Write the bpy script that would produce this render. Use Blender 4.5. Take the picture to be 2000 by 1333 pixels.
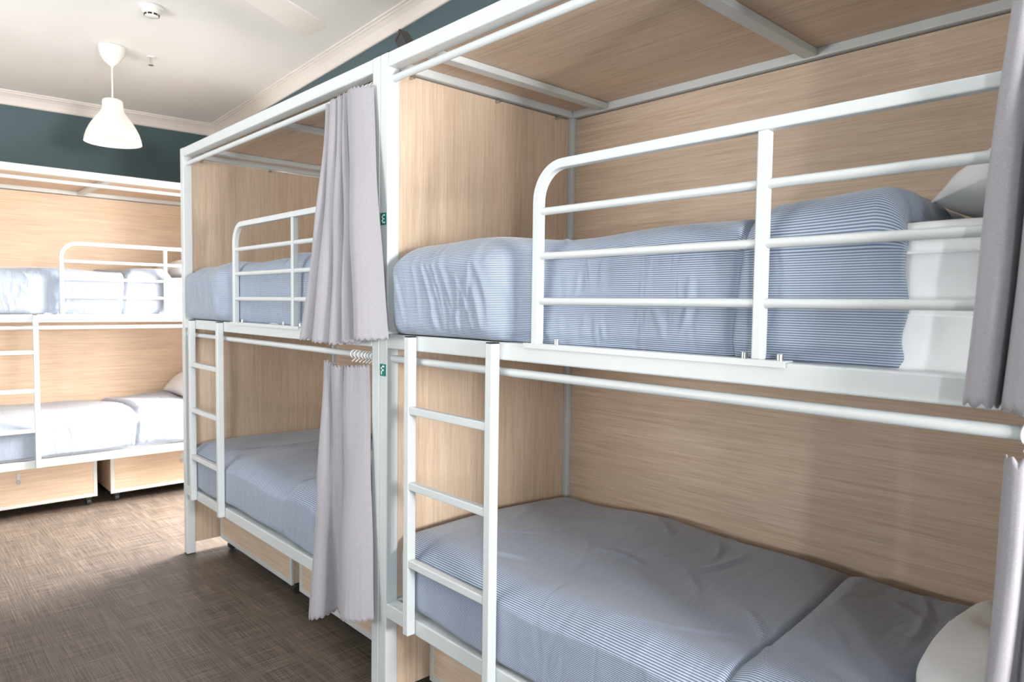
import bpy, bmesh, math, random
import numpy as np
from mathutils import Vector, Matrix
from math import pi, sin, cos, radians

for o in list(bpy.data.objects): bpy.data.objects.remove(o, do_unlink=True)
sc = bpy.context.scene
COL = sc.collection

# ------------------------------------------------------------------ camera
CAM = Vector((2.0095, -1.2539, 1.3939)); YAW, PITCH, ROLL, FPX = .8252, -.0527, .0134, 1365.6
fw = Vector((-sin(YAW)*cos(PITCH), cos(YAW)*cos(PITCH), sin(PITCH)))
rt = Vector((cos(YAW), sin(YAW), 0)); up = rt.cross(fw)
r2 = cos(ROLL)*rt + sin(ROLL)*up; u2 = -sin(ROLL)*rt + cos(ROLL)*up
cd = bpy.data.cameras.new('camera'); cam = bpy.data.objects.new('camera', cd); COL.objects.link(cam)
cam.matrix_world = Matrix(((r2.x, u2.x, -fw.x, CAM.x), (r2.y, u2.y, -fw.y, CAM.y), (r2.z, u2.z, -fw.z, CAM.z), (0, 0, 0, 1)))
cd.sensor_fit = 'HORIZONTAL'; cd.sensor_width = 36; cd.lens = FPX/2000*36
cd.clip_start = .02; cd.clip_end = 100
cd.dof.use_dof = True; cd.dof.focus_distance = 1.9; cd.dof.aperture_fstop = 5.6
sc.camera = cam

# ------------------------------------------------------------------ world, lights, exposure
w = bpy.data.worlds.new('daylight'); sc.world = w; w.use_nodes = True
bg = w.node_tree.nodes['Background']; bg.inputs[0].default_value = (.80, .90, 1.0, 1); bg.inputs[1].default_value = 1.2
sc.view_settings.view_transform = 'Standard'; sc.view_settings.look = 'None'
sc.view_settings.exposure = 0.08; sc.view_settings.gamma = 1.0; sc.view_settings.use_curve_mapping = False

def area(name, loc, rot, sx, sy, power, color):
    l = bpy.data.lights.new(name, 'AREA'); l.shape = 'RECTANGLE'; l.size = sx; l.size_y = sy
    l.energy = power; l.color = color
    o = bpy.data.objects.new(name, l); COL.objects.link(o); o.location = loc; o.rotation_euler = rot
    return o
# daylight outside three windows, and a fill lamp outside an added fourth
WB = (-3.02, -2.06, .08, 2.08)      # back wall window between two bunks: x0,x1,z0,z1
WF = (-2.65, -2.10, 1.15, 1.95)       # right wall window nearer the opposite wall: y0,y1,z0,z1
WR = (-.80, -.20, 1.15, 1.75)         # right wall window: y0,y1,z0,z1
WO = (-1.9, .1, .9, 1.9)            # added unseen window in the opposite wall, for the ceiling fill lamp: x0,x1,z0,z1
XF, XR, YB, YF = -4.08, 3.4, .96, -3.0   # inner faces of the walls
db = area('daylight_back', (-2.35, YB+.62, 1.75), (radians(-62), 0, radians(-20)), 1.3, 1.3, 175, (1, .92, .84))
db.data.spread = radians(135)
area('skylight_back', ((WB[0]+WB[1])/2, YB+.90, 2.35), (radians(-40), 0, 0), 1.5, 1.3, 560, (1, .96, .92))
area('daylight_side', (XR+.22, (WF[0]+WF[1])/2, (WF[2]+WF[3])/2), (radians(90), 0, radians(90)), WF[1]-WF[0], WF[3]-WF[2], 150, (.95, .98, 1))
area('ceiling_fill', ((WO[0]+WO[1])/2, YF-.25, (WO[2]+WO[3])/2-.1), (radians(148), 0, 0), WO[1]-WO[0], WO[3]-WO[2], 122, (1, .98, .96))  # made-up fill, aimed up through the added window to brighten the ceiling
area('daylight_right', (XR+.22, (WR[0]+WR[1])/2, (WR[2]+WR[3])/2), (radians(124), 0, radians(90)), WR[1]-WR[0], WR[3]-WR[2], 225, (1, .98, .96))

# ------------------------------------------------------------------ materials
def srgb(r, g, b):
    f = lambda c: (c/255/12.92 if c/255 <= .04045 else ((c/255+.055)/1.055)**2.4)
    return (f(r), f(g), f(b), 1)
def newmat(name):
    m = bpy.data.materials.new(name); m.use_nodes = True
    nt = m.node_tree; b = nt.nodes['Principled BSDF']
    return m, nt, b
def N(nt, t, **kw):
    n = nt.nodes.new(t)
    for k, v in kw.items():
        if k in n.inputs.keys(): n.inputs[k].default_value = v
        else: setattr(n, k, v)
    return n
def plain(name, col, rough=.5, metal=0, bump=0, bscale=200, spec=.5):
    m, nt, b = newmat(name)
    b.inputs['Base Color'].default_value = col; b.inputs['Roughness'].default_value = rough
    b.inputs['Metallic'].default_value = metal; b.inputs['Specular IOR Level'].default_value = spec
    tc = N(nt, 'ShaderNodeTexCoord'); nz = N(nt, 'ShaderNodeTexNoise', Scale=bscale, Detail=3.0)
    nt.links.new(tc.outputs['Object'], nz.inputs['Vector'])
    mr = N(nt, 'ShaderNodeMapRange'); mr.inputs[3].default_value = rough-.05; mr.inputs[4].default_value = rough+.05
    nt.links.new(nz.outputs['Fac'], mr.inputs[0]); nt.links.new(mr.outputs[0], b.inputs['Roughness'])
    if bump:
        bp = N(nt, 'ShaderNodeBump', Strength=bump, Distance=.001)
        nt.links.new(nz.outputs['Fac'], bp.inputs['Height']); nt.links.new(bp.outputs[0], b.inputs['Normal'])
    return m
def wood(name, axis):
    m, nt, b = newmat(name); L = nt.links.new
    tc = N(nt, 'ShaderNodeTexCoord')
    def noise(sa, sc_, det, dist=0):
        mp = N(nt, 'ShaderNodeMapping'); s = [sc_]*3; s['xyz'.index(axis)] = sa; mp.inputs['Scale'].default_value = s
        L(tc.outputs['Object'], mp.inputs[0])
        n = N(nt, 'ShaderNodeTexNoise', Scale=1.0, Detail=det, Roughness=.6, Distortion=dist); L(mp.outputs[0], n.inputs['Vector']); return n
    fine = noise(7, 420, 4, .3); mid = noise(2.2, 95, 4, .6); big = noise(.7, 7, 2, 1.0)
    r1 = N(nt, 'ShaderNodeValToRGB'); r1.color_ramp.elements[0].position = .34; r1.color_ramp.elements[1].position = .62
    r1.color_ramp.elements[0].color = srgb(214, 188, 162); r1.color_ramp.elements[1].color = srgb(227, 205, 182)
    L(mid.outputs['Fac'], r1.inputs[0])
    r2_ = N(nt, 'ShaderNodeValToRGB'); r2_.color_ramp.elements[0].position = .36; r2_.color_ramp.elements[1].position = .56
    r2_.color_ramp.elements[0].color = (.70, .66, .62, 1); r2_.color_ramp.elements[1].color = (1, 1, 1, 1)
    L(fine.outputs['Fac'], r2_.inputs[0])
    mx = N(nt, 'ShaderNodeMix', data_type='RGBA', blend_type='MULTIPLY'); mx.inputs[0].default_value = .55
    L(r1.outputs[0], mx.inputs[6]); L(r2_.outputs[0], mx.inputs[7])
    hs = N(nt, 'ShaderNodeHueSaturation'); mr = N(nt, 'ShaderNodeMapRange'); mr.inputs[3].default_value = .93; mr.inputs[4].default_value = 1.07
    L(big.outputs['Fac'], mr.inputs[0]); L(mr.outputs[0], hs.inputs['Value']); L(mx.outputs[2], hs.inputs['Color'])
    L(hs.outputs[0], b.inputs['Base Color'])
    b.inputs['Roughness'].default_value = .5
    bp = N(nt, 'ShaderNodeBump', Strength=.25, Distance=.0006); L(fine.outputs['Fac'], bp.inputs['Height']); L(bp.outputs[0], b.inputs['Normal'])
    return m
def stripe_mat(name):
    m, nt, b = newmat(name); L = nt.links.new
    uv = N(nt, 'ShaderNodeUVMap'); uv.uv_map = 'UVMap'
    sp = N(nt, 'ShaderNodeSeparateXYZ'); L(uv.outputs[0], sp.inputs[0])
    mu = N(nt, 'ShaderNodeMath', operation='MULTIPLY'); mu.inputs[1].default_value = 2*pi/.0047; L(sp.outputs['Y'], mu.inputs[0])
    sn = N(nt, 'ShaderNodeMath', operation='SINE'); L(mu.outputs[0], sn.inputs[0])
    rp = N(nt, 'ShaderNodeMapRange'); rp.inputs[1].default_value = -.45; rp.inputs[2].default_value = .45; L(sn.outputs[0], rp.inputs[0])
    mx = N(nt, 'ShaderNodeMix', data_type='RGBA'); mx.inputs[6].default_value = srgb(96, 112, 140); mx.inputs[7].default_value = srgb(186, 195, 208)
    L(rp.outputs[0], mx.inputs[0]); L(mx.outputs[2], b.inputs['Base Color'])
    b.inputs['Roughness'].default_value = .62; b.inputs['Sheen Weight'].default_value = .25; b.inputs['Sheen Roughness'].default_value = .4
    tc = N(nt, 'ShaderNodeTexCoord')
    mp = N(nt, 'ShaderNodeMapping'); mp.inputs['Scale'].default_value = (16, 4, 5); mp.inputs['Rotation'].default_value = (0, .5, .2); L(tc.outputs['Object'], mp.inputs[0])
    n1 = N(nt, 'ShaderNodeTexNoise', Scale=1.0, Detail=4.0, Roughness=.55, Distortion=.9); L(mp.outputs[0], n1.inputs['Vector'])
    bp = N(nt, 'ShaderNodeBump', Strength=.35, Distance=.018); L(n1.outputs['Fac'], bp.inputs['Height']); L(bp.outputs[0], b.inputs['Normal'])
    return m
def cloth(name, col, s=1.0, weave=False, wrinkle=.15):
    m, nt, b = newmat(name); L = nt.links.new
    tc = N(nt, 'ShaderNodeTexCoord')
    b.inputs['Roughness'].default_value = .75; b.inputs['Sheen Weight'].default_value = .2
    n1 = N(nt, 'ShaderNodeTexNoise', Scale=9.0, Detail=4.0, Distortion=.8); L(tc.outputs['Object'], n1.inputs['Vector'])
    bp = N(nt, 'ShaderNodeBump', Strength=wrinkle, Distance=.02); L(n1.outputs['Fac'], bp.inputs['Height'])
    if weave:
        uv = N(nt, 'ShaderNodeUVMap'); uv.uv_map = 'UVMap'
        sp = N(nt, 'ShaderNodeSeparateXYZ'); L(uv.outputs[0], sp.inputs[0])
        a = N(nt, 'ShaderNodeMath', operation='ADD'); L(sp.outputs[0], a.inputs[0]); L(sp.outputs[1], a.inputs[1])
        su = N(nt, 'ShaderNodeMath', operation='SUBTRACT'); L(sp.outputs[0], su.inputs[0]); L(sp.outputs[1], su.inputs[1])
        hs = []
        for src, per in ((a, .0026), (su, .0031)):
            mm = N(nt, 'ShaderNodeMath', operation='MULTIPLY'); mm.inputs[1].default_value = 2*pi/per; L(src.outputs[0], mm.inputs[0])
            sn = N(nt, 'ShaderNodeMath', operation='SINE'); L(mm.outputs[0], sn.inputs[0]); hs.append(sn)
        pr = N(nt, 'ShaderNodeMath', operation='MULTIPLY'); L(hs[0].outputs[0], pr.inputs[0]); L(hs[1].outputs[0], pr.inputs[1])
        n2 = N(nt, 'ShaderNodeTexNoise', Scale=700.0, Detail=1.0); L(tc.outputs['Object'], n2.inputs['Vector'])
        ad = N(nt, 'ShaderNodeMath', operation='MULTIPLY_ADD'); ad.inputs[1].default_value = .35; L(pr.outputs[0], ad.inputs[0]); L(n2.outputs['Fac'], ad.inputs[2])
        mr = N(nt, 'ShaderNodeMapRange'); mr.inputs[1].default_value = .1; mr.inputs[2].default_value = .9; L(ad.outputs[0], mr.inputs[0])
        mx = N(nt, 'ShaderNodeMix', data_type='RGBA'); mx.inputs[6].default_value = [c*.72 for c in col[:3]]+[1]; mx.inputs[7].default_value = [min(1, c*1.22) for c in col[:3]]+[1]
        L(mr.outputs[0], mx.inputs[0]); L(mx.outputs[2], b.inputs['Base Color'])
    else:
        b.inputs['Base Color'].default_value = col
    L(bp.outputs[0], b.inputs['Normal'])
    return m
def floor_mat():
    m, nt, b = newmat('woven_vinyl'); L = nt.links.new
    tc = N(nt, 'ShaderNodeTexCoord')
    def st(sx, sy, det=3):
        mp = N(nt, 'ShaderNodeMapping'); mp.inputs['Scale'].default_value = (sx, sy, 1); L(tc.outputs['Object'], mp.inputs[0])
        n = N(nt, 'ShaderNodeTexNoise', Scale=1.0, Detail=float(det), Roughness=.65); L(mp.outputs[0], n.inputs['Vector']); return n
    a = st(4, 210, 3); c = st(210, 4, 3); pa = st(2.2, 14, 2); pb = st(14, 2.2, 2)
    def ramp(n, p0, p1, c0, c1):
        r = N(nt, 'ShaderNodeValToRGB'); r.color_ramp.elements[0].position = p0; r.color_ramp.elements[1].position = p1
        r.color_ramp.elements[0].color = c0; r.color_ramp.elements[1].color = c1; L(n.outputs['Fac'], r.inputs[0]); return r
    ra = ramp(a, .40, .68, srgb(58, 52, 50), srgb(142, 128, 115)); rc = ramp(c, .40, .68, srgb(58, 53, 51), srgb(138, 126, 115))
    mx = N(nt, 'ShaderNodeMix', data_type='RGBA'); mx.inputs[0].default_value = .5; L(ra.outputs[0], mx.inputs[6]); L(rc.outputs[0], mx.inputs[7])
    rp = ramp(pa, .3, .7, (.84, .84, .86, 1), (1.1, 1.08, 1.05, 1)); rq = ramp(pb, .3, .7, (.88, .88, .88, 1), (1.08, 1.08, 1.06, 1))
    m2 = N(nt, 'ShaderNodeMix', data_type='RGBA', blend_type='MULTIPLY'); m2.inputs[0].default_value = 1; L(mx.outputs[2], m2.inputs[6]); L(rp.outputs[0], m2.inputs[7])
    m3 = N(nt, 'ShaderNodeMix', data_type='RGBA', blend_type='MULTIPLY'); m3.inputs[0].default_value = 1; L(m2.outputs[2], m3.inputs[6]); L(rq.outputs[0], m3.inputs[7])
    L(m3.outputs[2], b.inputs['Base Color']); b.inputs['Roughness'].default_value = .46
    bp = N(nt, 'ShaderNodeBump', Strength=.2, Distance=.0008); L(mx.outputs[2], bp.inputs['Height']); L(bp.outputs[0], b.inputs['Normal'])
    return m
def pane_mat():
    m = bpy.data.materials.new('window_glass'); m.use_nodes = True; nt = m.node_tree; nt.nodes.clear()
    o = N(nt, 'ShaderNodeOutputMaterial'); t = N(nt, 'ShaderNodeBsdfTransparent'); g = N(nt, 'ShaderNodeBsdfGlossy', Roughness=.02)
    mx = N(nt, 'ShaderNodeMixShader'); mx.inputs[0].default_value = .06
    nt.links.new(t.outputs[0], mx.inputs[1]); nt.links.new(g.outputs[0], mx.inputs[2]); nt.links.new(mx.outputs[0], o.inputs[0])
    return m

M = dict(
    white=plain('white_powder_coat', srgb(209, 214, 215), .38, bump=.05, bscale=900),
    paint=plain('white_ceiling_paint', srgb(245, 244, 242), .8, bump=.05, bscale=300),
    cornice=plain('cream_cornice_paint', srgb(240, 232, 226), .6),
    teal=plain('teal_wall_paint', srgb(78, 99, 105), .55, bump=.08, bscale=260),
    pale=plain('pale_wall_paint', srgb(226, 224, 220), .7, bump=.05, bscale=260),
    woodv=wood('pale_oak_laminate_upright', 'z'), woodh=wood('pale_oak_laminate_lengthwise', 'x'),
    duvet=stripe_mat('blue_white_pinstripe_cotton'),
    sheet=cloth('white_cotton_sheet', srgb(232, 234, 236), wrinkle=.22),
    curtain=cloth('grey_woven_curtain', srgb(159, 156, 162), weave=True, wrinkle=.12),
    floor=floor_mat(), glass=pane_mat(),
    plastic=plain('white_plastic', srgb(242, 240, 236), .35),
    fan=plain('gloss_white_fan', srgb(253, 252, 250), .3),
    shade=plain('white_matt_shade', srgb(246, 243, 236), .45),
    black=plain('black_plastic', srgb(22, 20, 22), .3),
    dark=plain('dark_grey_rubber', srgb(52, 50, 50), .6),
    steel=plain('zinc_bolt', srgb(190, 190, 188), .3, metal=.9),
    alu=plain('pale_grey_edge_trim', srgb(206, 208, 206), .4),
    green=plain('green_plaque', srgb(0, 124, 112), .4),
    letter=plain('white_lettering', srgb(240, 245, 244), .5),
)

# ------------------------------------------------------------------ helpers
def tag(o, label=None, cat=None, group=None, kind=None):
    for k, v in (('label', label), ('category', cat), ('group', group), ('kind', kind)):
        if v: o[k] = v
    return o
def link(name, me, mat, parent=None, smooth=False):
    o = bpy.data.objects.new(name, me); COL.objects.link(o)
    if mat is not None and not me.materials: me.materials.append(mat)
    if smooth: me.polygons.foreach_set('use_smooth', [True]*len(me.polygons))
    if parent is not None: o.parent = parent
    return o
def empty(name, loc=(0, 0, 0), rz=0, parent=None):
    o = bpy.data.objects.new(name, None); COL.objects.link(o); o.location = loc; o.rotation_euler = (0, 0, rz)
    o.empty_display_size = .1
    if parent is not None: o.parent = parent
    return o
def me_from(bm, name):
    me = bpy.data.meshes.new(name); bm.to_mesh(me); bm.free(); return me
def bm_box(bm, x0, x1, y0, y1, z0, z1):
    r = bmesh.ops.create_cube(bm, size=1)
    for v in r['verts']:
        v.co = Vector(((x0+x1)/2+v.co.x*(x1-x0), (y0+y1)/2+v.co.y*(y1-y0), (z0+z1)/2+v.co.z*(z1-z0)))
    return r['verts']
def box(name, b, mat, parent=None, bev=0, seg=2):
    bm = bmesh.new(); bm_box(bm, *b)
    if bev: bmesh.ops.bevel(bm, geom=bm.edges[:], offset=bev, segments=seg, affect='EDGES', profile=.5)
    o = link(name, me_from(bm, name), mat, parent)
    return o
def tube_mesh(name, pts, prof, closed=False, up_hint=Vector((0, 1, 0)), cap=True):
    """sweep a 2-D profile (list of (a,b)) along pts; a along 'side', b along 'up_hint'"""
    vs, fs = [], []; n = len(pts); k = len(prof)
    P = [Vector(p) for p in pts]
    for i in range(n):
        t = (P[min(i+1, n-1)]-P[max(i-1, 0)]).normalized()
        upv = (up_hint-t*up_hint.dot(t)).normalized(); side = t.cross(upv)
        # mitre scale
        for a, b in prof: vs.append(P[i]+side*a+upv*b)
    for i in range(n-1):
        for j in range(k):
            fs.append((i*k+j, i*k+(j+1) % k, (i+1)*k+(j+1) % k, (i+1)*k+j))
    if cap: fs.append(tuple(range(k))[::-1]); fs.append(tuple((n-1)*k+j for j in range(k)))
    me = bpy.data.meshes.new(name); me.from_pydata([tuple(v) for v in vs], [], fs); me.validate()
    bm = bmesh.new(); bm.from_mesh(me); bmesh.ops.recalc_face_normals(bm, faces=bm.faces); bm.to_mesh(me); bm.free()
    return me
def circ(r, k=14): return [(r*cos(2*pi*i/k), r*sin(2*pi*i/k)) for i in range(k)]
def rrect(w, h, c=.003):
    out = []
    for sx, sy, a0 in ((1, 1, 0), (-1, 1, pi/2), (-1, -1, pi), (1, -1, 3*pi/2)):
        for i in range(3): out.append((sx*(w/2-c)+c*cos(a0+i*pi/4), sy*(h/2-c)+c*sin(a0+i*pi/4)))
    return out
def rod(name, a, b, r, mat, parent, k=14, hint=None):
    a, b = Vector(a), Vector(b); t = (b-a).normalized()
    h = hint or (Vector((0, 0, 1)) if abs(t.z) < .9 else Vector((0, 1, 0)))
    o = link(name, tube_mesh(name, [a, b], circ(r, k), up_hint=h), mat, parent)
    o.data.polygons.foreach_set('use_smooth', [True]*len(o.data.polygons)); o.data.set_sharp_from_angle(angle=radians(50)); return o
def lathe(name, prof, mat, parent=None, k=40, smooth=True, center=(0, 0, 0)):
    vs, fs = [], []
    for r, z in prof:
        for j in range(k): vs.append((center[0]+r*cos(2*pi*j/k), center[1]+r*sin(2*pi*j/k), center[2]+z))
    for i in range(len(prof)-1):
        for j in range(k): fs.append((i*k+j, i*k+(j+1) % k, (i+1)*k+(j+1) % k, (i+1)*k+j))
    fs.append(tuple(range(k))[::-1]); fs.append(tuple((len(prof)-1)*k+j for j in range(k)))
    me = bpy.data.meshes.new(name); me.from_pydata(vs, [], fs)
    bm = bmesh.new(); bm.from_mesh(me); bmesh.ops.remove_doubles(bm, verts=bm.verts, dist=1e-6); bmesh.ops.recalc_face_normals(bm, faces=bm.faces); bm.to_mesh(me); bm.free()
    o = link(name, me, mat, parent, smooth)
    if smooth: o.data.set_sharp_from_angle(angle=radians(55))
    return o
def copy_tree(o, parent=None):
    c = o.copy(); COL.objects.link(c); c.parent = parent
    for ch in [x for x in bpy.data.objects if x.parent is o]: copy_tree(ch, c)
    return c

# ------------------------------------------------------------------ room shell
def zc(x, y): return 2.85+.05*(x+4.08)+.0144*(y-.94)
S = 'structure'
T = .14
tag(box('floor', (XF-T, XR+T, YF-T, YB+T, -.1, 0), M['floor']), kind=S)
bm = bmesh.new()
for v in bm_box(bm, XF-T, XR+T, YF-T, YB+T, 0, 1):
    v.co.z = zc(v.co.x, v.co.y)+(.1 if v.co.z > .5 else 0)
tag(link('ceiling', me_from(bm, 'ceiling'), M['paint']), kind=S)
def wall(name, boxes, mat):
    bm = bmesh.new()
    for b in boxes:
        for v in bm_box(bm, *b):
            if v.co.z > 2.5: v.co.z = zc(v.co.x, v.co.y)
    return tag(link(name, me_from(bm, name), mat), kind=S)
def holes(u0, u1, a0, a1, z0, z1): return [(u0, a0, 0, 2.9), (a1, u1, 0, 2.9), (a0, a1, 0, z0), (a0, a1, z1, 2.9)]
wall('wall_back', [(a, b, YB, YB+T, c, d) for a, b, c, d in holes(XF, XR, *WB)], M['teal'])
wall('wall_front', [(a, b, YF-T, YF, c, d) for a, b, c, d in holes(XF, XR, *WO)], M['teal'])
wall('wall_right', [(XR, XR+T, a, b, c, d) for a, b, c, d in holes(YF-T, -1.6, *WF)+holes(-1.6, YB+T, *WR)], M['teal'])
wall('wall_left', [(XF-T, XF, YF-T, YB+T, 0, 2.9)], M['teal'])
def window(n, horiz, a0, a1, z0, z1, wall_pos, sgn):
    e = tag(empty('window_%d' % n), kind=S)
    f = .05; d0, d1 = sorted((wall_pos+sgn*.04, wall_pos+sgn*.09))
    def bx(nm, p0, p1, q0, q1, m, dd=(d0, d1)):
        b = (p0, p1, dd[0], dd[1], q0, q1) if horiz else (dd[0], dd[1], p0, p1, q0, q1)
        return box(nm, b, m, e, .004 if m is not M['glass'] else 0)
    bx('jamb', a0, a0+f, z0, z1, M['plastic']); bx('jamb', a1-f, a1, z0, z1, M['plastic'])
    bx('head', a0+f, a1-f, z1-f, z1, M['plastic']); bx('sill', a0+f, a1-f, z0, z0+f, M['plastic'])
    mid = (a0+a1)/2; bx('mullion', mid-.02, mid+.02, z0+f, z1-f, M['plastic'])
    dm = ((d0+d1)/2-.003, (d0+d1)/2+.003)
    bx('pane', a0+f, mid-.02, z0+f, z1-f, M['glass'], dm); bx('pane', mid+.02, a1-f, z0+f, z1-f, M['glass'], dm)
window(1, True, *WB, YB, 1); window(2, False, *WF, XR, 1); window(4, True, *WO, YF, -1); window(3, False, *WR, XR, 1)  # the opposite wall window is unseen, added to let the ceiling fill in
CP = [(0, -.085), (.010, -.085), (.016, -.078), (.022, -.060), (.036, -.036), (.056, -.020), (.066, -.017), (.066, -.010), (.080, -.008), (.080, 0), (0, 0)]
def cornice(n, p0, p1, nrm):
    vs, fs = [], []; k = len(CP)
    for e, p in enumerate((p0, p1)):
        for a, d in CP:
            q = Vector((p[0]+nrm[0]*a, p[1]+nrm[1]*a, 0)); vs.append((q.x, q.y, zc(q.x, q.y)+d))
    for j in range(k): fs.append((j, (j+1) % k, k+(j+1) % k, k+j))
    me = bpy.data.meshes.new('trim'); me.from_pydata(vs, [], fs)
    bm = bmesh.new(); bm.from_mesh(me); bmesh.ops.recalc_face_normals(bm, faces=bm.faces); bm.to_mesh(me); bm.free()
    tag(link('trim_%d' % n, me, M['cornice']), kind=S)
cornice(1, (XF, YB), (XR, YB), (0, -1)); cornice(2, (XF, YF), (XF, YB), (1, 0))
cornice(3, (XF, YF), (XR, YF), (0, 1)); cornice(4, (XR, YF), (XR, YB), (-1, 0))

# ------------------------------------------------------------------ bunk bed (local: x along, y into depth, z up)
H, Wd, Lb, D = 2.2, .0465, 1.987, .925
ZD, ZL = 1.291, .387
def make_bunk():
    t = empty('bunk_bed'); W_ = M['white']; b = .004
    for x in (0, Lb-Wd):
        for y in (0, D-Wd):
            p = box('post', (x, x+Wd, y, y+Wd, 0.004, H), W_, t, b)
            box('post_foot', (x+.001, x+Wd-.001, y+.001, y+Wd-.001, 0, .004), M['dark'], p)
            box('post_cap', (x+.003, x+Wd-.003, y+.003, y+Wd-.003, H, H+.004), M['dark'], p, .0015)
    for nm, z0, z1 in (('top_rail', H-Wd, H-.001), ('deck_rail', ZD-.048, ZD), ('bed_rail', ZL-.05, ZL)):
        for y in (.0005, D-Wd): box(nm, (Wd, Lb-Wd, y, y+Wd-.0005, z0, z1), W_, t, b)
        for x in (.001, Lb-Wd): box(nm.replace('rail', 'end_rail'), (x, x+Wd-.001, Wd, D-Wd, z0, z1), W_, t, b)
    # panels
    for x in (.008, Lb-.026): box('end_panel', (x, x+.018, Wd+.003, D-Wd-.002, .058, H-Wd-.004), M['woodv'], t, .001, 1)
    box('back_panel', (Wd+.001, Lb-Wd-.001, D-.026, D-.008, .058, H-Wd-.004), M['woodh'], t, .001, 1)
    box('roof_panel', (Wd, Lb-Wd, Wd, D-Wd, H-.020, H-.003), M['woodh'], t, .001, 1)
    for x in (.185, 1.0, Lb-.228): box('roof_bar', (x, x+.043, Wd, D-Wd, H-Wd+.003, H-.0205), W_, t, .003)
    for z in (ZD, ZL): box('bed_base', (Wd, Lb-Wd, Wd, D-Wd, z-.035, z-.018), M['woodh'], t, .001, 1)
    for z in (2.12, 1.209):
        r = rod('curtain_rod', (Wd, .0235, z), (Lb-Wd, .0235, z), .0115, W_, t, 18)
    for y in (.10, .48, .80):
        rod('bolt', (Wd-.03, y, H-Wd-.012), (Wd+.004, y, H-Wd-.012), .006, M['steel'], t, 10)
    # guard rail: bent square tube with posts, bars and a mounting plate
    y0 = .0075; tw = .023; x0 = .738; x1 = 1.90; zt = 1.7395; R = .085
    pts = [(x0, y0, ZD+.003), (x0, y0, zt-R)]
    pts += [(x0+R-R*cos(a), y0, zt-R+R*sin(a)) for a in [pi/2*i/10 for i in range(1, 11)]]
    pts += [(x1-R+R*sin(a), y0, zt-R+R*cos(a)) for a in [pi/2*i/10 for i in range(0, 11)]]
    pts += [(x1, y0, 1.402)]
    g = link('guard_rail', tube_mesh('guard_rail', pts, rrect(tw, .024)), W_, t, True); g.data.set_sharp_from_angle(angle=radians(18))
    box('guard_post', (1.334, 1.355, y0-.012, y0+.012, ZD+.003, zt-tw/2), W_, g, .003)
    for z in (1.628, 1.516, 1.402):
        rod('guard_bar', (x0+.008, y0, z), (1.336, y0, z), .0095, W_, g); rod('guard_bar', (1.353, y0, z), (x1-(.008 if z > 1.45 else -.010), y0, z), .0095, W_, g)
    bm = bmesh.new(); bm_box(bm, .700, 1.402, -.006, .03, ZD+.0002, ZD+.0032); bm_box(bm, .700, 1.402, -.006, -.0005, ZD-.009, ZD+.0002)
    link('mounting_plate', me_from(bm, 'mounting_plate'), W_, g)
    for x in (.718, .803, 1.312, 1.385): rod('plate_bolt', (x, .012, ZD+.003), (x, .012, ZD+.015), .0065, M['steel'], g, 10)
    # ladder
    for x in (.190, .578):
        s = box('ladder_stile', (x, x+.027, -.0305, -.0005, .343, ZD-.004), W_, t, .003)
        box('stile_cap', (x+.001, x+.026, -.0295, -.0015, ZD-.004, ZD-.0005), M['black'], s, .001, 1)
    for z in (1.060, .823, .577): box('ladder_rung', (.217, .578, -.029, -.005, z-.012, z+.012), W_, t, .003)
    return t
bunkA = make_bunk()
bunkB = copy_tree(bunkA); bunkC = copy_tree(bunkA)
bunkB.location = (-Lb-.0005, 0, 0)
bunkC.location = (-3.128, -1.089, 0); bunkC.rotation_euler = (0, 0, pi/2)
BG = 'bunk beds'
tag(bunkA, 'white metal pod bunk with pale wood panels, green E and F plaques on its post', 'bunk bed', BG)
tag(bunkB, 'white metal pod bunk next to the plaque bunk, two gathered curtains at its end', 'bunk bed', BG)
tag(bunkC, 'white metal pod bunk in bright light against the dark teal wall behind pendant lamp', 'bunk bed', BG)

def plaque(ch, z0, z1):
    p = box('plaque', (.0075, .041, -.0022, -.0002, z0, z1), M['green'], bunkA, .0004, 1)
    tag(p, 'green plaque with white letter %s' % ch)
    h = (z1-z0)*.74; zb = (z0+z1)/2-h/2; xl = .0150; wd = .0190; s = .0052
    bars = [(xl, xl+s, zb, zb+h), (xl, xl+wd, zb+h-s, zb+h), (xl, xl+wd*.82, zb+h*.5-s/2, zb+h*.5+s/2)]
    if ch == 'E': bars.append((xl, xl+wd, zb, zb+s))
    bm = bmesh.new()
    for a, b_, c, d in bars: bm_box(bm, a, b_, -.0028, -.0021, c, d)
    link('letter', me_from(bm, 'letter'), M['letter'], p)
plaque('E', 1.648, 1.687); plaque('F', 1.150, 1.190)

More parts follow.
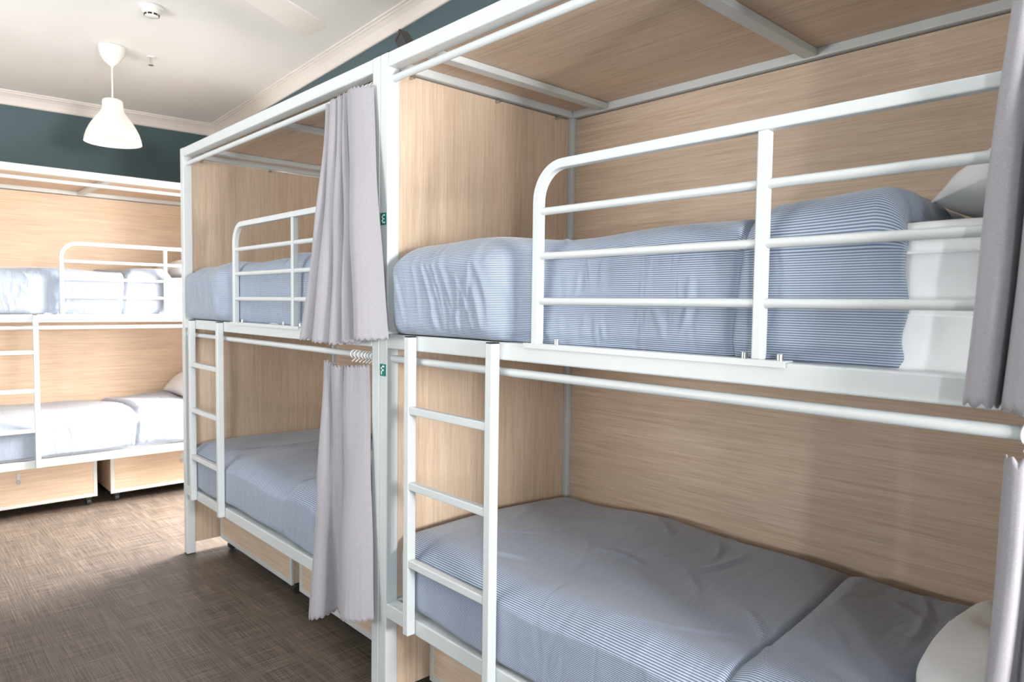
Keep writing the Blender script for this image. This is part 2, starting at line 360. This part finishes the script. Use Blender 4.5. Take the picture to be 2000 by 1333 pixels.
# ------------------------------------------------------------------ bedding
def rounded_sheet(lo, hi, rad, res, faces, k=2.3):
    """points of a box whose upper and upright edges are rounded; returns verts, faces, stripe coordinate"""
    lo, hi, rad = map(np.array, (lo, hi, rad)); nx, ny, nz = [max(2, int((hi[i]-lo[i])/res)) for i in range(3)]
    X, Y, Z = (np.linspace(lo[i], hi[i], n+1) for i, n in enumerate((nx, ny, nz)))
    V, F, off = [], [], 0
    def grid(A, B, f, flip):
        nonlocal off
        a, b = np.meshgrid(A, B, indexing='ij'); P = f(a, b).reshape(-1, 3); V.append(P); na, nb = len(A), len(B)
        for i in range(na-1):
            for j in range(nb-1):
                q = (off+i*nb+j, off+(i+1)*nb+j, off+(i+1)*nb+j+1, off+i*nb+j+1)
                F.append(q[::-1] if flip else q)
        off += na*nb
    st = lambda *a: np.stack(np.broadcast_arrays(*a), -1)
    if 't' in faces: grid(X, Y, lambda a, b: st(a, b, hi[2]), False)
    if 'f' in faces: grid(X, Z, lambda a, b: st(a, lo[1], b), False)
    if 'b' in faces: grid(X, Z, lambda a, b: st(a, hi[1], b), True)
    if 'l' in faces: grid(Y, Z, lambda a, b: st(lo[0], a, b), True)
    if 'r' in faces: grid(Y, Z, lambda a, b: st(hi[0], a, b), False)
    P = np.concatenate(V)
    l2 = lo+rad; h2 = hi-rad
    l2[2] = lo[2]-1
    if 'r' not in faces: h2[0] = hi[0]+1
    q = np.clip(P, l2, h2); d = (P-q)/rad
    nrm = (np.abs(d)**k).sum(1)**(1/k); nrm[nrm < 1e-9] = 1
    u = d/nrm[:, None]; out = q+u*rad
    g = u/rad; g /= np.maximum(np.linalg.norm(g, axis=1), 1e-9)[:, None]
    th = np.arctan2(np.maximum(u[:, 2], 0), np.hypot(u[:, 0], u[:, 1])+1e-9)
    r_ = (rad[1]+rad[2])/2
    sv = r_*th-(h2[2]-np.minimum(q[:, 2], h2[2]))+(q[:, 1]-l2[1])
    return out, g, F, sv
def to_obj(name, P, F, sv, mat, parent=None, su=None):
    me = bpy.data.meshes.new(name); me.from_pydata(P.tolist(), [], F)
    uvl = me.uv_layers.new(name='UVMap')
    li = np.empty(len(me.loops), dtype=np.int32); me.loops.foreach_get('vertex_index', li)
    uv = np.stack([(P[:, 0] if su is None else su)[li], sv[li]], 1).astype(np.float32)
    uvl.data.foreach_set('uv', uv.ravel())
    bm = bmesh.new(); bm.from_mesh(me); bmesh.ops.remove_doubles(bm, verts=bm.verts, dist=2e-5); bm.to_mesh(me); bm.free()
    return link(name, me, mat, parent, True)
def smooth01(t): t = np.clip(t, 0, 1); return t*t*(3-2*t)
def ridges(rs, x, v, n, xr, vr, ang, ln, wd, amp):
    out = np.zeros_like(x)
    for _ in range(n):
        xc, vc = rs.uniform(*xr), rs.uniform(*vr); a = rs.uniform(*ang); l = rs.uniform(*ln); w_ = rs.uniform(*wd); am = rs.uniform(*amp)
        dx, dv = x-xc, v-vc; al = dx*np.sin(a)+dv*np.cos(a); pe = dx*np.cos(a)-dv*np.sin(a)
        pe = pe+.12*al*al/l
        out += am*np.exp(-(pe/w_)**2)*np.exp(-(al/l)**4)*1.0 - .5*am*np.exp(-((pe-1.9*w_)/(1.3*w_))**2)*np.exp(-(al/l)**4)
    return out
UP = (1.2735, 1.545); LO = (.3695, .600)
def duvet(bunk, zb, zt, x1, seam, seed, label, upper=True, bulge=.030, res=.0085, foldh=.024):
    rs = np.random.RandomState(seed)
    lo = (.030, .030, zb); hi = (x1, .872, zt)
    P, n, F, sv = rounded_sheet(lo, hi, (.13, .085, .085), res, 'tfbl', 2.2)
    x, y, z = P.T.copy(); x0_, sv0 = x.copy(), sv
    fr = np.clip(-n[:, 1], 0, 1); tp = np.clip(n[:, 2], 0, 1); vis = np.clip(fr+tp, 0, 1)
    low = smooth01((z-zb)/.05)                                 # hem stays near the rail
    # puffiness
    puff = .010*np.sin(x*5.1+rs.uniform(0, 6))*np.sin((sv)*6+rs.uniform(0, 6))+.006*np.sin(x*11+sv*7+rs.uniform(0, 6))
    d = puff*vis
    # drag wrinkles on the side, soft ripples on the top
    side = ridges(rs, x, sv, 26, (.12, x1-.05), (-.24, -.02), (-.45, .25), (.025, .08), (.004, .010), (.001, .0032))
    topw = ridges(rs, x, sv, 16, (.1, x1), (.15, .8), (-1.5, 1.5), (.06, .2), (.006, .014), (.002, .0055))
    left = ridges(rs, x, sv, 9, (.10, .60), (-.12, .0), (-.62, -.3), (.07, .15), (.005, .010), (.002, .0052))
    wrk = 1.25 if upper else 2.0
    d += (side*wrk+left*1.15)*np.clip(fr+tp*.4, 0, 1)*low+topw*tp
    # crease where the duvet is folded back, then a thicker layer up to its edge
    sx = seam+.02*np.sin(sv*5)-.05*(sv > 0)*sv
    d += -.016*np.exp(-((x-sx)/.007)**2)*vis
    lift = smooth01((x-sx)/.05)*foldh
    edge = np.clip((x-(x1-.05))/.05, 0, 1); roll = 1-np.sqrt(np.clip(1-edge**2, 0, 1))
    wob = .004*np.sin(sv*21+seed)+.004*np.sin(sv*47)+.022*smooth01((-.13-sv)/.10)
    d *= 1-.85*edge
    z = z+tp*lift-tp*roll*(foldh+zt-(UP[1] if upper else LO[1])-.002)
    y = y+np.where(n[:, 1] < 0, 1, -1)*np.abs(n[:, 1])*roll*.020
    x = x+wob*smooth01((x-(x1-.15))/.15)
    bz = smooth01((.66-x)/.10)*smooth01((x-.03)/.10) if upper else smooth01((x-.05)/.12)*.75
    y = y-bulge*bz*fr*smooth01((zt-z)/.10+.2)*smooth01((z-zb)/.03+.55)*1.6
    # hem tucks in
    tuck = smooth01((zb+.035-z)/.035)
    y = y+tuck*fr*.012
    x = x+n[:, 0]*d; y = y+n[:, 1]*d; z = z+n[:, 2]*d
    if upper: y = np.where((x > .685), np.maximum(y, .0225+.0*x), np.maximum(y, -.032))
    else: y = np.maximum(y, .004+0*x)
    y = np.minimum(y, .893); x = np.maximum(x, .029)
    z = np.maximum(z, zb)
    o = to_obj('duvet', np.stack([x, y, z], 1), F, sv0, M['duvet'], None, x0_)
    so = o.modifiers.new('filling', 'SOLIDIFY'); so.thickness = .010; so.offset = -1
    o.matrix_world = bunk.matrix_basis
    tag(o, label, 'duvet', 'pinstripe duvets'); return o
def mattress(bunk, z0, z1, label):
    rs = np.random.RandomState(7)
    P, n, F, sv = rounded_sheet((.052, .052, z0), (1.932, .868, z1), (.035, .035, .035), .016, 'tfblr', 2.2)
    x, y, z = P.T
    d = .004*np.sin(x*7+z*30)*np.clip(-n[:, 1], 0, 1)+ridges(rs, x, sv, 14, (1.4, 1.9), (-.2, .1), (.7, 1.7), (.05, .16), (.006, .012), (.002, .004))
    P = P+n*d[:, None]; P[:, 1] = np.clip(P[:, 1], .049, .871)
    o = to_obj('mattress', P, F, sv, M['sheet'])
    bm = bmesh.new(); bm.from_mesh(o.data); es = [e for e in bm.edges if e.is_boundary]; bmesh.ops.contextual_create(bm, geom=es); bm.to_mesh(o.data); bm.free()
    o.data.polygons.foreach_set('use_smooth', [True]*len(o.data.polygons))
    # side seam band and fitted sheet hem
    for zz in (z1-.055, z0+.11):
        s = link('sheet_seam', tube_mesh('sheet_seam', [(.10, .0515, zz), (1.0, .0505, zz), (1.88, .0515, zz)], circ(.0028, 8), up_hint=Vector((0, 0, 1))), M['sheet'], o, True)
    o.matrix_world = bunk.matrix_basis
    tag(o, label, 'mattress', 'mattresses in white sheets'); return o
def pillow(bunk, c, size, rot, label, seed=1, plump=0):
    rs = np.random.RandomState(seed); n = 36
    a = np.linspace(-1, 1, n+1); u, v = np.meshgrid(a, a, indexing='ij')
    prof = np.clip((1-np.abs(u)**3.2)*(1-np.abs(v)**3.2), 0, 1)**.55
    pin = 1-.07*(1-np.abs(v)**2)*np.abs(u)**4; pin2 = 1-.07*(1-np.abs(u)**2)*np.abs(v)**4
    if plump: pin = 1-plump*np.abs(v)**3; pin2 = 1-.6*plump*np.abs(u)**3
    X = u*pin*size[0]/2; Y = v*pin2*size[1]/2
    wr = .006*np.sin(u*7+v*3+seed)*np.sin(v*6-u*2)+ridges(rs, u, v, 8, (-1, 1), (-1, 1), (-1.5, 1.5), (.3, .7), (.04, .09), (.003, .008))
    V, F = [], []
    for s in (1, -1):
        Z = s*(prof*size[2]/2+.002)+wr*prof*(1 if s > 0 else .3)
        V.append(np.stack([X, Y, Z], -1).reshape(-1, 3)); o = 0 if s > 0 else (n+1)**2
        for i in range(n):
            for j in range(n):
                q = (o+i*(n+1)+j, o+(i+1)*(n+1)+j, o+(i+1)*(n+1)+j+1, o+i*(n+1)+j+1); F.append(q if s > 0 else q[::-1])
    ring = [(i, 0) for i in range(n)]+[(n, j) for j in range(n)]+[(i, n) for i in range(n, 0, -1)]+[(0, j) for j in range(n, 0, -1)]
    idx = [i*(n+1)+j for i, j in ring]; m_ = (n+1)**2
    for i in range(len(idx)):
        p, q = idx[i], idx[(i+1) % len(idx)]; F.append((p, p+m_, q+m_, q))
    P = np.concatenate(V)
    o = to_obj('pillow', P, F, P[:, 1], M['sheet'])
    o.matrix_world = bunk.matrix_basis @ Matrix.Translation(c) @ Matrix.Rotation(rot[2], 4, 'Z') @ Matrix.Rotation(rot[1], 4, 'Y') @ Matrix.Rotation(rot[0], 4, 'X')
    tag(o, label, 'pillow', 'white pillows'); return o

for bk, nm in ((bunkA, 'the plaque bunk'), (bunkB, 'the bunk next to the plaque bunk'), (bunkC, 'the bunk against the teal wall')):
    mattress(bk, *UP, 'white sheeted mattress on the upper deck of '+nm)
    mattress(bk, *LO, 'white sheeted mattress on the lower deck of '+nm)
duvet(bunkA, 1.2925, 1.578, 1.585, 1.285, 3, 'blue pinstripe duvet behind the guard rail of the plaque bunk', res=.0055)
duvet(bunkA, .400, .632, 1.56, 1.27, 11, 'blue pinstripe duvet on the lower deck of the plaque bunk', upper=False, foldh=.012, res=.007)
duvet(bunkB, 1.2925, 1.578, 1.46, 1.16, 5, 'blue pinstripe duvet behind the guard rail of the bunk next to the plaque bunk', res=.009)
duvet(bunkB, .400, .632, 1.52, 1.25, 23, 'blue pinstripe duvet on the lower deck of the bunk next to the plaque bunk', upper=False, res=.009, foldh=.012)
duvet(bunkC, 1.2925, 1.578, 1.40, 1.10, 8, 'pale blue pinstripe duvet on the upper deck against the teal wall', res=.009)
duvet(bunkC, .400, .640, 1.60, 1.16, 31, 'pale blue pinstripe duvet on the lower deck against the teal wall', upper=False, res=.009, foldh=.022)
pillow(bunkA, (1.731, .515, 1.685), (.38, .63, .15), (.04, -.45, .03), 'white pillow beside curtain on the upper deck of the plaque bunk', 1)
pillow(bunkA, (1.745, .43, .678), (.385, .70, .145), (0, 0, .02), 'white pillow on the lower deck of the plaque bunk', 2, plump=.30)
pillow(bunkB, (1.575, .44, 1.715), (.42, .68, .14), (0, -.25, 0), 'white pillow behind curtain on upper deck of the bunk next to the plaque bunk', 3)
pillow(bunkB, (1.640, .44, .728), (.44, .72, .13), (0, -.05, .02), 'white pillow behind curtain on lower deck of the bunk next to the plaque bunk', 4)
pillow(bunkC, (1.69, .45, 1.622), (.40, .68, .14), (0, 0, 0), 'white pillow on the upper deck against the teal wall', 5)
pillow(bunkC, (1.750, .55, .785), (.44, .60, .15), (0, -.55, 0), 'white pillow leaning at the end of the lower deck against the teal wall', 6)

# ------------------------------------------------------------------ curtains
def catmull(pts, n):
    pts = np.array(pts, float); k = len(pts); t = np.linspace(0, k-1, n); i = np.clip(t.astype(int), 0, k-2); f = (t-i)[:, None]
    g = lambda j: pts[np.clip(j, 0, k-1)]
    p0, p1, p2, p3 = g(i-1), g(i), g(i+1), g(i+2)
    return .5*((2*p1)+(-p0+p2)*f+(2*p0-5*p1+4*p2-p3)*f*f+(-p0+3*p1-3*p2+p3)*f**3)
def curtain(name_label, top, bot, zt, zb, group, rod_z, hooks, nu=220, nv=70, ease=1.0, scal=(.022, .0085), flare=1.0):
    """top / bot: plan paths (x,y) of the cloth at head and hem, same point count; zt, zb: heights, numbers or (left,right)"""
    A = catmull(top, nu); B = catmull(bot, nu)
    s = np.concatenate([[0], np.cumsum(np.linalg.norm(np.diff(B, axis=0), axis=1))])
    f = np.linspace(0, 1, nu)
    g = lambda z: (np.interp(f, np.linspace(0, 1, len(z)), z) if hasattr(z, '__len__') else np.full(nu, z))
    sc_ = np.abs(np.sin(pi*s/scal[0]))*scal[1]
    ZT = g(zt)+sc_; ZB = g(zb)-sc_
    V = []
    for j in range(nv):
        t = j/(nv-1); e = t**flare
        P = A*(1-e)+B*e
        yw = .004*np.sin(9*t+14*f)*np.sin(pi*t); xw = .003*np.sin(7*t+6*f)*np.sin(pi*t)
        V.append(np.stack([P[:, 0]+xw, P[:, 1]+yw, ZT*(1-t)+ZB*t], 1))
    P = np.concatenate(V); F = []
    for j in range(nv-1):
        for i in range(nu-1): F.append((j*nu+i, j*nu+i+1, (j+1)*nu+i+1, (j+1)*nu+i))
    sv = P[:, 2]; su = np.tile(s, nv)
    o = to_obj('bed_curtain', P, F, sv, M['curtain'], None, su)
    so = o.modifiers.new('cloth_thickness', 'SOLIDIFY'); so.thickness = .0018; so.offset = 0
    tag(o, name_label, 'curtain', group)
    for x in hooks:
        pts = [(x+.004*sin(a), .0235+.0145*sin(a), rod_z+.0145*cos(a)) for a in [radians(-160)+radians(300)*i/14 for i in range(15)]]
        yb = float(np.interp(x, A[:, 0], A[:, 1])) if A[-1, 0] > A[0, 0] else 0
        pts.append((x, .012, rod_z-.026))
        h = link('hook', tube_mesh('hook', pts, circ(.0022, 8), up_hint=Vector((1, 0, 0))), M['plastic'], o, True)
    return o
CG = 'grey bed curtains'
def zig(x0, x1, n, y0, amp, seed, jit=.25):
    rs = random.Random(seed); out = []
    for i in range(n): out.append((x0+(x1-x0)*(i+rs.uniform(-jit, jit) if 0 < i < n-1 else i)/(n-1), y0+(amp if i % 2 else -amp)*rs.uniform(.7, 1.2)))
    return out
# upper curtain at the plaque post
bE = [(-.384, -.016), (-.388, -.085), (-.345, -.112), (-.312, -.085), (-.305, -.016), (-.292, -.080), (-.240, -.118), (-.182, -.090), (-.172, -.014), (-.162, -.085), (-.130, -.112), (-.098, -.085), (-.092, -.014), (-.082, -.080), (-.050, -.108), (-.024, -.080), (-.018, -.014), (-.004, -.085), (.060, -.120), (.112, -.092), (.136, -.050)]
tE = [(-.322, .000), (-.323, -.022), (-.308, -.030), (-.294, -.022), (-.291, .004), (-.285, -.024), (-.265, -.034), (-.242, -.026), (-.238, .004), (-.232, -.024), (-.220, -.032), (-.206, -.024), (-.202, .004), (-.197, -.022), (-.186, -.030), (-.176, -.020), (-.172, .004), (-.162, -.028), (-.110, -.044), (-.060, -.034), (-.024, -.010)]
curtain('grey woven curtain hanging in front of guard rail beside the E plaque', tE, bE, (2.088, 2.098, 2.105, 2.100), (1.262, 1.262, 1.255, 1.258, 1.275, 1.285), CG, 2.12, [-.045, -.075, -.105, -.135, -.165, -.2, -.24], flare=1.35)
# lower curtain at the plaque post
bF = [(-.366, -.020), (-.368, -.060), (-.335, -.088), (-.300, -.092), (-.262, -.070), (-.256, -.016), (-.215, -.030), (-.170, -.038), (-.130, -.016), (-.128, -.062), (-.095, -.090), (-.050, -.092), (-.004, -.062), (.014, -.026)]
tF = [(-.354, .004), (-.352, -.014), (-.335, -.022), (-.312, -.012), (-.304, .008), (-.290, -.020), (-.250, -.032), (-.216, -.020), (-.206, .008), (-.196, -.020), (-.160, -.030), (-.118, -.020), (-.090, -.014), (-.060, .000)]
curtain('grey woven curtain hanging low below the F plaque bed rail, hem near floor', tF, bF, (1.172, 1.165, 1.160, 1.165, 1.175), (.235, .238, .275, .290, .320, .335), CG, 1.209, [-.20, -.175, -.15, -.125, -.105, -.085, -.065], flare=1.1)
# curtains at the other end of the plaque bunk
bU = [(1.700, -.030), (1.710, -.066), (1.740, -.078), (1.752, -.030), (1.760, -.080), (1.805, -.105), (1.835, -.020), (1.850, -.085), (1.900, -.095), (1.93, -.02), (1.945, -.08), (1.98, -.05)]
tU = [(1.745, -.010), (1.755, -.026), (1.772, -.028), (1.786, -.006), (1.798, -.028), (1.826, -.030), (1.85, -.006), (1.87, -.028), (1.895, -.03), (1.91, -.008), (1.925, -.026), (1.937, -.01)]
curtain('grey woven curtain beside the white pillow on the upper deck', tU, bU, 2.09, (1.262, 1.258, 1.255), CG, 2.12, [1.76+.026*i for i in range(7)])
bL = [(1.722, -.020), (1.735, -.045), (1.758, -.048), (1.772, -.022), (1.79, -.05), (1.825, -.055), (1.85, -.02), (1.875, -.055), (1.91, -.05), (1.935, -.02), (1.96, -.045)]
tL = [(1.748, .004), (1.757, -.012), (1.775, -.014), (1.788, .004), (1.802, -.014), (1.83, -.016), (1.85, .004), (1.87, -.014), (1.895, -.014), (1.912, .002), (1.936, -.008)]
curtain('grey woven curtain beside the white pillow on the lower deck', tL, bL, 1.170, .27, CG, 1.209, [1.77+.026*i for i in range(7)])

# ------------------------------------------------------------------ storage boxes under the bunks
def storage_box(bunk, x0, x1, label):
    t = empty('storage_box'); y0, y1, z0, z1 = .175, .83, .062, .325
    box('box_body', (x0+.004, x1-.004, y0+.012, y1, z0+.004, z1), M['woodh'], t, .002, 1)
    f = box('front_panel', (x0+.024, x1-.024, y0+.002, y0+.012, z0+.024, z1-.024), M['woodh'], t, .001, 1)
    for a, b, c, d in ((x0, x0+.024, z0, z1), (x1-.024, x1, z0, z1), (x0+.024, x1-.024, z0, z0+.024), (x0+.024, x1-.024, z1-.024, z1)):
        box('edge_trim', (a, b, y0, y0+.0125, c, d), M['alu'], t, .002)
    xm = (x0+x1)/2+.01
    hp = box('hasp', (xm-.009, xm+.009, y0-.003, y0+.002, z1-.115, z1-.040), M['alu'], f, .002)
    pts = [(xm+.008*cos(a), y0-.006, z1-.098+.012*sin(a)) for a in [2*pi*i/12 for i in range(13)]]
    link('hasp_ring', tube_mesh('hasp_ring', pts, circ(.0022, 6), up_hint=Vector((0, 1, 0)), cap=False), M['steel'], f, True)
    for cx in (x0+.045, x1-.045):
        for cy in (y0+.05, y1-.05):
            c = rod('castor', (cx-.012, cy, .024), (cx+.012, cy, .024), .0235, M['dark'], t, 18)
            box('castor_fork', (cx-.017, cx+.017, cy-.016, cy+.016, .040, z0+.004), M['dark'], c, .002, 1)
    t.matrix_world = bunk.matrix_basis
    tag(t, label, 'storage box', 'rolling storage boxes under the bunks'); return t
for bk, nm in ((bunkA, 'plaque bunk'), (bunkB, 'bunk next to the plaque bunk'), (bunkC, 'bunk against the teal wall')):
    storage_box(bk, .055, .950, 'pale wood storage box on castors under ladder end of '+nm)
    storage_box(bk, 1.030, 1.930, 'pale wood storage box on castors under pillow end of '+nm)

# ------------------------------------------------------------------ ceiling fittings
def pendant():
    x, y = -2.771, -.134; zt = zc(x, y)
    t = empty('pendant_lamp', (x, y, 0))
    lathe('ceiling_cup', [(.0, zt), (.072, zt), (.071, zt-.02), (.064, zt-.05), (.048, zt-.08), (.026, zt-.103), (.010, zt-.112), (.006, zt-.125), (0, zt-.125)], M['shade'], t)
    rod('cord', (0, 0, zt-.12), (0, 0, 2.57), .0045, M['shade'], t, 12)
    outer = [(.0, 2.592), (.040, 2.592), (.052, 2.586), (.056, 2.575), (.057, 2.540), (.063, 2.520), (.078, 2.497), (.100, 2.468), (.122, 2.432), (.140, 2.394), (.151, 2.358), (.155, 2.332)]
    inner = [(.152, 2.332)]+[(max(r-.003, .0), z-.002) for r, z in outer[::-1][1:]]
    lathe('lamp_shade', outer+inner, M['shade'], t, 64)
    lathe('bulb', [(0, 2.42), (.02, 2.423), (.03, 2.44), (.03, 2.46), (.014, 2.5), (.014, 2.585), (0, 2.585)], M['plastic'], t, 24)
    tag(t, 'white bell shaped pendant lamp hanging from the ceiling', 'lamp')
pendant()
def fan():
    c = (-.905, -.165); zt = zc(*c); zb = zt-.30
    t = empty('ceiling_fan', (c[0], c[1], 0))
    lathe('fan_canopy', [(0, zt+.003), (.065, zt), (.06, zt-.03), (.02, zt-.055), (0, zt-.055)], M['fan'], t)
    rod('downrod', (0, 0, zt-.05), (0, 0, zb+.07), .011, M['fan'], t)
    lathe('motor', [(0, zb+.075), (.04, zb+.07), (.09, zb+.045), (.095, zb+.005), (.08, zb-.03), (.04, zb-.04), (0, zb-.04)], M['fan'], t)
    for k in range(4):
        a = radians(117.5+90*k)
        pts = []
        w0, w1, r0, r1 = .062, .072, .13, .62
        outl = [(r0, -w0), (r1-.02, -w1), (r1, -w1+.015), (r1+.006, 0), (r1, w1-.015), (r1-.02, w1), (r0, w0)]
        vs = []; pitch = radians(-15)
        for dz in (.003, -.003):
            for r, s in outl: vs.append((r*cos(a)-s*cos(pitch)*sin(a), r*sin(a)+s*cos(pitch)*cos(a), zb+dz+s*sin(pitch)+.01))
        n = len(outl); fs = [tuple(range(n)), tuple(range(2*n-1, n-1, -1))]+[(i, n+i, n+(i+1) % n, (i+1) % n) for i in range(n)]
        me = bpy.data.meshes.new('fan_blade'); me.from_pydata(vs, [], fs)
        bm = bmesh.new(); bm.from_mesh(me); bmesh.ops.recalc_face_normals(bm, faces=bm.faces); bm.to_mesh(me); bm.free()
        bl = link('fan_blade', me, M['fan'], t)
        rod('blade_arm', (.07*cos(a), .07*sin(a), zb+.006), (.17*cos(a), .17*sin(a), zb+.006), .012, M['fan'], bl, 10)
    tag(t, 'white four blade ceiling fan near the lower part of ceiling', 'fan')
    t['label'] = 'white ceiling fan with flat blades above the aisle'
fan()
def smoke():
    x, y = -2.075, -.105; zt = zc(x, y)
    t = empty('smoke_detector', (x, y, 0))
    lathe('detector_base', [(0, zt+.003), (.058, zt), (.058, zt-.012), (.052, zt-.016), (0, zt-.016)], M['plastic'], t)
    hd = lathe('detector_head', [(0, zt-.015), (.05, zt-.015), (.049, zt-.026), (.036, zt-.036), (.034, zt-.046), (.028, zt-.05), (0, zt-.05)], M['plastic'], t)
    for k in range(8):
        a = 2*pi*k/8+.25
        b = box('vent_slot', (-.002, .0015, -.010, .010, -.0045, .0045), M['black'], hd)
        b.location = (.0352*cos(a), .0352*sin(a), zt-.041); b.rotation_euler = (0, 0, a)
    tag(t, 'round white smoke detector on the ceiling', 'smoke detector')
smoke()
def sprinkler():
    x, y = -2.79, .088; zt = zc(x, y)
    t = empty('sprinkler_head', (x, y, 0))
    lathe('ceiling_plate', [(0, zt+.002), (.024, zt), (.02, zt-.006), (0, zt-.006)], M['plastic'], t, 24)
    rod('sprinkler_body', (0, 0, zt-.004), (0, 0, zt-.05), .0055, M['steel'], t)
    for s in (-1, 1): rod('frame_arm', (s*.012, 0, zt-.018), (s*.004, 0, zt-.048), .0022, M['steel'], t, 8)
    lathe('deflector', [(0, zt-.049), (.015, zt-.050), (.015, zt-.053), (0, zt-.053)], M['steel'], t, 20)
    tag(t, 'small metal fire sprinkler head on the ceiling', 'sprinkler')
sprinkler()
ad = box('power_adapter', (-.0225, .0225, -.02, .02, -.055, .055), M['black'], None, .004)
ad.location = (-.012, .11, 2.2615); ad.rotation_euler = (0, radians(-38), 0)
tag(ad, 'small black box tilted on top of the bunk frame above E plaque', 'adapter')
tr = box('adapter_face', (-.016, .016, -.0215, -.0195, .036, .046), M['dark'], ad, .0005, 1)
